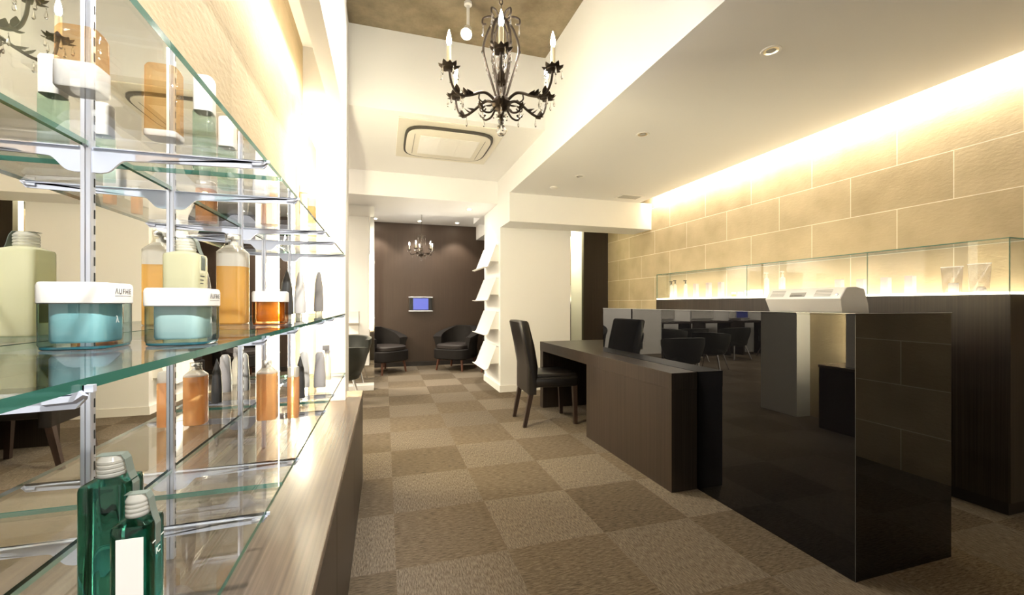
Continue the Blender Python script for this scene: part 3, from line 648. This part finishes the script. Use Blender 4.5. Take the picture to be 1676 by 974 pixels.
def make_chandelier(label, loc, scale, zceil, arms, rot, crown=True, iron='iron'):
    """Origin at the hub. Arms reach .267 m out."""
    ch = thing('chandelier', label, 'chandelier', loc, rot); IR = M[iron]
    R = .267
    h = MB(); h.lathe([(.004, -.085), (.010, -.075), (.006, -.06), (.016, -.045), (.014, -.038), (.038, -.024), (.048, 0), (.038, .022), (.016, .036), (.011, .06), (.018, .09), (.011, .12), (.009, .30), (.014, .32), (.008, .35), (.018, .38), (.007, .42), (.010, .44), (.003, .45)], seg=16)
    for j in range(5):
        for k in range(6): leaf(h, (.010 * math.cos(k * PI / 3 + j), .010 * math.sin(k * PI / 3 + j), .07 + .045 * j), (math.cos(k * PI / 3 + j), math.sin(k * PI / 3 + j), .9), .035, .008)
    for k in range(8): leaf(h, (.040 * math.cos(k * PI / 4), .040 * math.sin(k * PI / 4), -.006), (math.cos(k * PI / 4), math.sin(k * PI / 4), -.5), .035, .010)
    for k in range(6): leaf(h, (.008 * math.cos(k * PI / 3), .008 * math.sin(k * PI / 3), -.055), (math.cos(k * PI / 3), math.sin(k * PI / 3), -.6), .02, .006)
    h.out('hub', IR, ch, 40)
    MB().sphere((0, 0, -.130), .024, 1, 1, 1.15, 12, 8).lathe([(.002, -.085), (.002, -.105)], seg=6).out('crystal_ball', M['crystal'], ch, 0)
    # lyre rods
    def lyre(q):
        r = MB(); ca, sa = math.cos(q), math.sin(q)
        pts = curve([(.020, 0, .02), (.045, 0, .10), (.072, 0, .19), (.085, 0, .27), (.055, 0, .36), (.02, 0, .40), (.012, 0, .42)])
        r.tube([(p.x * ca, p.x * sa, p.z) for p in pts], .0056, 8)
        sc = curve([(.022, 0, .395), (.05, 0, .415), (.085, 0, .405), (.088, 0, .38), (.070, 0, .378)])
        r.tube([(p.x * ca, p.x * sa, p.z) for p in sc], .0046, 8)
        for z_, x_ in ((.12, .052), (.17, .068), (.23, .08)): leaf(r, (x_ * ca, x_ * sa, z_), (ca, sa, .8), .022, .006)
        o = r.out('lyre_rod', IR, ch, 45)
        for a3 in (((.086 * ca, .086 * sa, .378), .05, .005), ((.088 * ca, .088 * sa, .27), .02, .008), ((.07 * ca, .07 * sa, .18), .014, .006)):
            d = MB(); drop(d, *a3); d.out('crystal_drop', M['crystal'], o, 0)
    for k in range(arms): lyre(2 * PI * (k + .5) / arms)
    # one arm, then copies
    ar = MB()
    pts = curve([(.028, 0, -.008), (.045, 0, .014), (.080, 0, .030), (.115, 0, .022), (.155, 0, .002), (.200, 0, -.013), (.236, 0, -.002), (.257, 0, .036), (R, 0, .092)])
    ar.tube(pts, [.0074 - .002 * i / len(pts) for i in range(len(pts))], 8)
    ar.tube(curve([(.03, 0, -.018), (.055, 0, -.052), (.085, 0, -.060), (.102, 0, -.048), (.088, 0, -.034)]), .0048, 8)
    ar.tube(curve([(.115, 0, .020), (.118, 0, -.006), (.10, 0, -.016), (.085, 0, -.004)]), .0036, 8)
    for x_, z_, dx, dz in ((.175, -.005, .8, .25), (.205, -.012, .8, -.35), (.222, -.008, .5, .6), (.10, -.05, .8, .5), (.15, .006, .9, -.1)): leaf(ar, (x_, 0, z_), (dx, .35, dz), .036, .013); leaf(ar, (x_, 0, z_), (dx, -.35, dz), .034, .012)
    arm = ar.out('arm', IR, ch, 45)
    bo = MB(); bo.lathe([(.006, .085), (.026, .089), (.033, .102), (.030, .103), (.011, .095), (.011, .104)], (R, 0, 0), 24)
    for k in range(10):
        q = 2 * PI * k / 10; leaf(bo, (R + .022 * math.cos(q), .022 * math.sin(q), .092), (math.cos(q), math.sin(q), -.1 + .3 * (k % 2)), .028, .012)
    bo.out('drip_cup', IR, arm, 45)
    MB().lathe([(.0105, .097), (.0105, .188), (.008, .190)], (R, 0, 0), 16).out('candle_sleeve', M['candle'], arm)
    MB().lathe([(.005, .190), (.0100, .204), (.0112, .214), (.0080, .236), (.003, .253), (.0008, .262)], (R, 0, 0), 14).out('bulb', M['bulb'], arm)
    dl = [((R + .040 * math.cos(q), .040 * math.sin(q), .088), .032, .0065) for q in [2 * PI * k / 5 + .4 for k in range(5)]]
    for a3 in dl + [((.20, 0, -.022), .036, .006), ((.098, 0, -.052), .028, .006)]:
        dr = MB(); drop(dr, *a3); dr.out('crystal_drop', M['crystal'], arm, 0)
    for k in range(1, arms):
        c = copy_tree(arm, ch); c.rotation_euler = (0, 0, 2 * PI * k / arms)
    # chain, cord and ceiling rose
    ztop = (zceil - loc[2]) / scale
    cn = MB(); z = .45; k = 0
    while z < ztop - .03:
        pts = [Vector((0, .008 * math.cos(t), .014 * math.sin(t))) if k % 2 else Vector((.008 * math.cos(t), 0, .014 * math.sin(t))) for t in [2 * PI * i / 12 for i in range(13)]]
        cn.tube([p + Vector((0, 0, z + .012)) for p in pts], .0022, 6, False); z += .022; k += 1
    cn.out('chain', IR, ch, 60)
    MB().lathe([(.004, ztop - .05), (.02, ztop - .04), (.05, ztop - .012), (.052, ztop)], seg=24).out('ceiling_rose', IR, ch)
    ch.scale = (scale,) * 3
    return ch
cam_dir = math.atan2(-1.93, -.531)
make_chandelier('large dark iron chandelier with six candle bulbs below the concrete ceiling', (.531, 1.93, 2.095), 1.0, ZC, 6, cam_dir)
make_chandelier('small distant chandelier hanging in the lounge before the brown wall', (.56, 6.82, 1.93), .72, ZL, 5, .4)

# ceiling spot lamp
sp = thing('ceiling_spotlight', 'white spot lamp on a stem under the concrete ceiling, lit', 'spotlight', (.60, 3.12, ZC))
MB().lathe([(.03, 0), (.03, -.02), (.012, -.024), (.012, -.17)], seg=16).out('stem', M['plastic'], sp)
hd = MB(); hd.lathe([(.018, .05), (.028, .04), (.040, -.045), (.043, -.06), (.038, -.06), (.034, -.05)], seg=20, cap1=True)
ho = hd.out('lamp_head', M['plastic'], sp, 35, (-.01, -.015, -.225)); ho.rotation_euler = (math.radians(-35), math.radians(15), 0)
bo_ = MB().sphere((0, 0, -.058), .034, 1, 1, .4).out('lamp_lens', M['lamp_on'], ho)

sp2 = copy_tree(sp); sp2.location = (.62, -.75, ZC); sp2['label'] = 'added unseen spot lamp behind the camera, brightening the glass shelves'  # unseen lamp added to brighten the shelf products
h2 = [c for c in children(sp2) if c.name.startswith('lamp_head')][0]; h2.rotation_euler = (math.radians(33), math.radians(24), 0)
# ------------------------------------------------------------------ ceiling fittings
def downlight(x, y, z, lab, on, r=.045, grp='recessed ceiling downlights'):
    t = thing('recessed_downlight', lab, 'downlight', (x, y, z), 0, grp)
    MB().lathe([(r * .80, .002), (r * .82, -.003), (r * 1.05, -.004), (r * 1.12, -.001), (r * 1.12, .001)], seg=28, cap0=False, cap1=False).out('trim_ring', M['plastic'], t)
    MB().lathe([(r * .82, -.0022), (r * .5, -.0008)], seg=28, cap0=False, cap1=False).out('reflector', M['lens_off'], t)
    MB().lathe([(r * .52, -.0012), (r * .34, -.0026)], seg=24).out('lamp_lens', M['lamp_on'] if on else M['plastic_grey'], t)
for px, py, w in ((1262, 83, 'nearest of the three on the lowered ceiling over the counter'), (1052, 220, 'middle of the three on the lowered ceiling over the counter'), (949, 288.5, 'farthest of the three on the lowered ceiling over the counter')):
    u, v = (px - 838) / 686, -(py - 497) / 686; s, c = math.sin(a_), math.cos(a_); t = (ZS - 1.14) / v
    downlight((s + c * u) * t, (c - s * u) * t, ZS, 'unlit recessed downlight, ' + w, False)
for x, y in ((2.05, -.4), (2.05, .4)): pass
sd = thing('smoke_detector', 'small white round detector on the lowered ceiling near the beam', 'detector', (1.835, 4.42, ZS))
MB().lathe([(.045, 0), (.045, -.008), (.03, -.018), (.012, -.022)], seg=24).out('dome', M['plastic'], sd)
def at_ceil(px, py, z):
    u, v = (px - 838) / 686, -(py - 497) / 686; s, c = math.sin(a_), math.cos(a_); t = (z - 1.14) / v
    return (s + c * u) * t, (c - s * u) * t
lit = []
for px, py, z, w in ((768, 343, ZB, 'on the beam above the magazine ledges'), (614, 358, ZL, 'leftmost of the three in front of the brown wall'), (687, 362, ZL, 'behind the small chandelier chain'), (748, 365, ZL, 'rightmost of the three in front of the brown wall')):
    x, y = at_ceil(px, py, z); lit.append((x, y, z)); downlight(x, y, z, 'lit recessed downlight ' + w, True, .05)
vt = thing('ceiling_vent', 'square white air vent at the end of the lowered ceiling', 'vent', (*at_ceil(1030, 322, ZS), ZS))
MB().box(-.16, .16, -.09, .09, -.008, 0, .002, 1).out('frame', M['plastic'], vt, 0)
g = MB()
for k in range(7): g.box(-.13, .13, -.068 + k * .02, -.056 + k * .02, -.0095, -.008)
g.out('slat', M['plastic_grey'], vt, 0)
# air conditioner cassette
ax0, ay0 = at_ceil(652, 190, Z2); ax1, _ = at_ceil(832, 211, Z2); _, ay1 = at_ceil(649, 254, Z2)
acx, acy, acw, acd = (ax0 + ax1) / 2, (ay0 + ay1) / 2, ax1 - ax0, ay1 - ay0
ac = thing('ceiling_air_conditioner', 'ivory ceiling cassette air conditioner', 'air conditioner', (acx, acy, Z2))
MB().box(-acw / 2, acw / 2, -acd / 2, acd / 2, -.010, 0, .003, 1).out('ceiling_plate', M['ac'], ac, 0)
bw, bd = acw * .86, acd * .80
MB().loft([(-.010, bw / 2, bd / 2, 5), (-.028, bw / 2, bd / 2, 5)], seg=64).out('slot_ring', M['vent_slot'], ac, 30)
MB().loft([(-.010, bw / 2 * .955, bd / 2 * .92, 5), (-.036, bw / 2 * .955, bd / 2 * .92, 5), (-.042, bw / 2 * .93, bd / 2 * .88, 5)], seg=64).out('front_panel', M['ac'], ac, 30)
g = MB(); gw, gd = bw * .66, bd * .60
for k in range(24): g.box(-gw / 2, gw / 2, -gd / 2 + k * gd / 24 + .003, -gd / 2 + (k + 1) * gd / 24 - .001, -.0455, -.042)
for k in range(4): g.box(-gw / 2 + k * gw / 3 - .003, -gw / 2 + k * gw / 3 + .003, -gd / 2, gd / 2, -.047, -.042)
g.out('intake_grille', M['plastic'], ac, 0)
for s_ in (-1, 1):
    MB().box(s_ * bw * .395 - .002, s_ * bw * .395 + .002, -gd * .55, gd * .55, -.0432, -.042).out('louvre_seam', M['vent_slot'], ac, 0)

# ------------------------------------------------------------------ far lounge
tv = thing('wall_television', 'small television with a blue picture on the brown wall', 'television', (.625, 7.85, 1.13))
MB().box(-.20, .20, -.07, 0, -.125, .125, .008).out('housing', M['plastic_dark'], tv)
MB().box(-.215, .215, -.08, 0, .118, .135, .003, 1).box(-.215, .215, -.08, 0, -.135, -.118, .003, 1).out('silver_bar', M['silver'], tv, 0)
MB().box(-.135, .135, -.0715, -.07, -.10, .105).out('screen', M['screen'], tv, 0)
g = MB()
for s_ in (-1, 1): g.box(s_ * .168 - .025, s_ * .168 + .025, -.0715, -.07, -.105, .105)
g.out('speaker', M['slot'], tv, 0)

def shell_mesh(mb, rx, ry, pmax, zb, ztop, th, taper=.85, n=36, roll=0.):
    """Curved wrap-round back: open side faces local +X."""
    rs = []
    for k in range(n + 1):
        ph = -pmax + 2 * pmax * k / n; zt = ztop(abs(ph) / pmax); c_, s_ = -math.cos(ph), math.sin(ph)
        def pt(r, z): return Vector((c_ * rx * r, s_ * ry * r, z))
        t_ = th / rx
        rs.append([pt(taper, zb), pt(1 - (1 - taper) * .35, zb + (zt - zb) * .4), pt(1 + roll * .3, zb + (zt - zb) * .75), pt(1 + roll, zt - .02), pt(1 + roll * .9, zt - .004), pt(1 - t_ * .5 + roll * .4, zt), pt(1 - t_, zt - .008), pt(1 - t_, zb + (zt - zb) * .5), pt(taper - t_, zb + .01)])
    mb.rings(rs); return mb
def armchair(label, x, y, rz):
    t = thing('lounge_armchair', label, 'armchair', (x, y, 0), rz, 'dark lounge armchairs')
    shell_mesh(MB(), .36, .37, 2.05, .26, lambda q: .75 - .18 * max(0, q - .25) ** 1.0 / .75 * 1.0, .10, .93, 40, .10).out('wraparound_back', M['armfabric'], t, 60)
    MB().loft([(.20, .31, .30, 4), (.215, .33, .32, 4), (.36, .33, .32, 4), (.375, .31, .30, 4)], (.02, 0, 0)).out('seat_base', M['armfabric'], t)
    MB().loft([(.37, .28, .255, 4), (.385, .30, .27, 4), (.43, .30, .27, 4), (.45, .27, .25, 4)], (.035, 0, 0)).out('seat_cushion', M['armpipe'], t)
    for sx in (-1, 1):
        for sy in (-1, 1): MB().tube([(sx * .23, sy * .22, .21), (sx * .26, sy * .25, 0)], [.024, .015], 10).out('leg', M['legwood'], t)
    return t
armchair('dark armchair left of the television, angled to the right', -.02, 7.30, math.radians(-50))
armchair('dark armchair just left of it by the mirror panel edge', -.62, 6.62, math.radians(-20))
armchair('dark armchair right of the television, seen whole', 1.20, 7.30, math.radians(-128))
armchair('dark armchair at the right, partly behind the magazine ledges', 1.85, 6.62, math.radians(-165))

# styling mirror partition and tub chairs
sm = thing('styling_mirror', 'full height mirror partition on a white plinth', 'mirror', (-.41, 5.88, 0))
MB().box(-.27, .27, .02, .055, .075, ZB - .002).out('mirror_panel', M['mirror'], sm, 0)
MB().box(-.27, .27, -.08, .10, 0, .07, .003, 1).out('plinth', M['plastic'], sm, 0)
MB().box(.27, .274, .016, .058, .07, ZB - .002).box(-.274, -.27, .016, .058, .07, ZB - .002).out('edge_strip', M['chrome'], sm, 0)
def tub_chair(label, x, y, rz, group='tub chairs in the styling room'):
    t = thing('tub_chair', label, 'chair', (x, y, 0), rz, group)
    shell_mesh(MB(), .29, .31, 2.0, .30, lambda q: .66 - .05 * q * q, .06, .72, 36).out('tub_shell', M['tubfabric'], t, 60)
    MB().loft([(.27, .17, .17, 2.5), (.29, .21, .22, 2.5), (.33, .22, .23, 2.5)]).out('seat_base', M['tubfabric'], t)
    MB().loft([(.40, .21, .21, 3), (.33, .23, .235, 3), (.44, .235, .235, 3), (.46, .20, .20, 3)][1:], (.02, 0, 0)).out('seat_cushion', M['tubfabric'], t)
    for sx in (-1, 1):
        for sy in (-1, 1): MB().tube([(sx * .14, sy * .14, .30), (sx * .22, sy * .22, 0)], [.014, .010], 10).out('leg', M['chrome'], t)
    return t
tub_chair('grey-green tub chair before the mirror partition, half hidden by the white pillar', -.50, 5.16, math.radians(95))
tub_chair('dark tub chair mirrored in the black counter, the nearer of the pair', -1.70, 5.92, math.radians(150))
tc = tub_chair('wide dark tub chair mirrored in the black counter, left of the nearer one', -1.44, 6.76, math.radians(170)); tc.scale = (1.25, 1.25, 1.05)
def styling_table(x, lab):
    t = thing('styling_table', lab, 'table', (x, 7.55, 0), 0, 'styling tables at the far left wall')
    MB().box(-.38, .38, -.22, .22, .72, .76, .003, 1).out('table_top', M['darkpanel'], t, 0)
    MB().box(-.36, -.32, -.18, .18, 0, .72).box(.32, .36, -.18, .18, 0, .72).out('side_panel', M['darkpanel'], t, 0)
    m2 = MB(); m2.box(-.30, .30, .27, .29, .80, 1.9).out('table_mirror', M['mirror'], t, 0)
for x, l in ((-2.15, 'dark styling table at the white wall nearest the lounge'), (-3.2, 'dark styling table in the middle of the white wall'), (-4.25, 'dark styling table at the far left of the white wall')):
    styling_table(x, l); tub_chair('tub chair drawn up to the ' + l[5:], x - .05, 6.98, math.radians(90))
wm = thing('wall_rack', 'small white two-shelf rack on the pillar side wall, seen in the mirror', 'rack', (-.56, 3.62, .58))
MB().box(-.10, .10, 0, .012, 0, .42).out('back_board', M['plastic'], wm, 0)
MB().box(-.10, .10, .012, .09, 0, .012).box(-.10, .10, .012, .09, .2, .212).out('ledge', M['plastic'], wm, 0)
mon = thing('desk_monitor', 'blue lit monitor on the styling table at the far left', 'monitor', (-3.98, 7.5, .762))
MB().box(-.17, .17, -.01, .012, .05, .30, .004).box(-.03, .03, -.01, .01, .01, .06).box(-.09, .09, -.06, .06, 0, .01).out('housing', M['silver'], mon, 0)
MB().box(-.155, .155, -.0112, -.01, .065, .285).out('screen', M['screen'], mon, 0)

# ------------------------------------------------------------------ light
def area(name, loc, rot, sx, sy, power, col=WARM, spread=PI):
    l = bpy.data.lights.new(name, 'AREA'); l.shape = 'RECTANGLE'; l.size = sx; l.size_y = sy; l.energy = power; l.color = col; l.spread = spread
    o = bpy.data.objects.new(name, l); C.objects.link(o); o.location = loc; o.rotation_euler = rot; return o
def spot(name, loc, power, size=100, blend=.6, col=WARM, r=.03, rot=(0, 0, 0)):
    l = bpy.data.lights.new(name, 'SPOT'); l.energy = power; l.spot_size = math.radians(size); l.spot_blend = blend; l.color = col; l.shadow_soft_size = r
    o = bpy.data.objects.new(name, l); C.objects.link(o); o.location = loc; o.rotation_euler = rot; return o
# right cove: tubes lying on the soffit edge, washing the stone
area('cove_lamp_right', (XS + .045, 2.1, 2.525), (0, math.radians(-70), 0), .03, 5.2, 20)
# left cove behind the fascia
area('cove_lamp_left', (-.345, .55, 2.40), (0, math.radians(8), 0), .05, 4.0, 9, (1., .95, .86))
for i, (x, y, z) in enumerate(lit): spot('downlight_beam', (x, y, z - .02), 24 if i else 50, 95, .5)
spot('spotlight_beam', (.575, 3.07, 3.10), 60, 110, .6, rot=(math.radians(-30), math.radians(12), 0))
v_ = Vector((-.30, .85, 1.15)) - Vector((.61, -.70, 3.12))
spot('spotlight_beam', (.60, -.68, 3.10), 190, 42, .8, (1., .96, .90), .04, v_.to_track_quat('-Z', 'Y').to_euler())  # beam of the added spot lamp behind the camera
area('added_daylight', (.92, Y0 - .12, 1.25), (math.radians(-90), 0, 0), 1.9, 2.2, 620, (1., .97, .93))  # daylight added through the unseen window, lights the shelf fronts
for x in (-1.6, -3.4):  # bare unseen lamps added to light the styling room
    area('styling_room_fill', (x, 6.9, ZL - .01), (0, 0, 0), .5, .5, 45, (1., .88, .7))
area('styling_room_fill', (-2.4, 4.5, Z2 - .01), (0, 0, 0), .6, .6, 60, (1., .88, .7))  # another added, unseen lamp for the styling room
area('passage_lamp', (2.68, 6.25, 2.44), (0, 0, 0), .2, .2, 5, (1., .92, .66))
w = bpy.data.worlds.new('World'); bpy.context.scene.world = w; w.use_nodes = True
w.node_tree.nodes['Background'].inputs[0].default_value = (1, .95, .88, 1); w.node_tree.nodes['Background'].inputs[1].default_value = .6

# ------------------------------------------------------------------ camera, colour, sampling
cd = bpy.data.cameras.new('Camera'); cam = bpy.data.objects.new('Camera', cd); C.objects.link(cam)
cam.location = (0, 0, 1.14); cam.rotation_euler = (PI / 2, 0, -a_)
cd.sensor_width = 36; cd.lens = 36 * 686 / 1676; cd.shift_y = 10 / 1676; cd.clip_start = .01
sc = bpy.context.scene; sc.camera = cam
sc.view_settings.view_transform = 'Standard'; sc.view_settings.look = 'None'; sc.view_settings.exposure = 1.52; sc.view_settings.gamma = 1
sc.view_settings.use_curve_mapping = False
cy = sc.cycles
cy.use_denoising = True
try: cy.denoiser = 'OPENIMAGEDENOISE'; cy.denoising_input_passes = 'RGB_ALBEDO_NORMAL'
except Exception: pass
cy.max_bounces = 14; cy.diffuse_bounces = 5; cy.glossy_bounces = 8; cy.transmission_bounces = 10; cy.transparent_max_bounces = 40
cy.sample_clamp_indirect = 6; cy.caustics_reflective = False; cy.caustics_refractive = False; cy.blur_glossy = .5
cy.use_light_tree = True
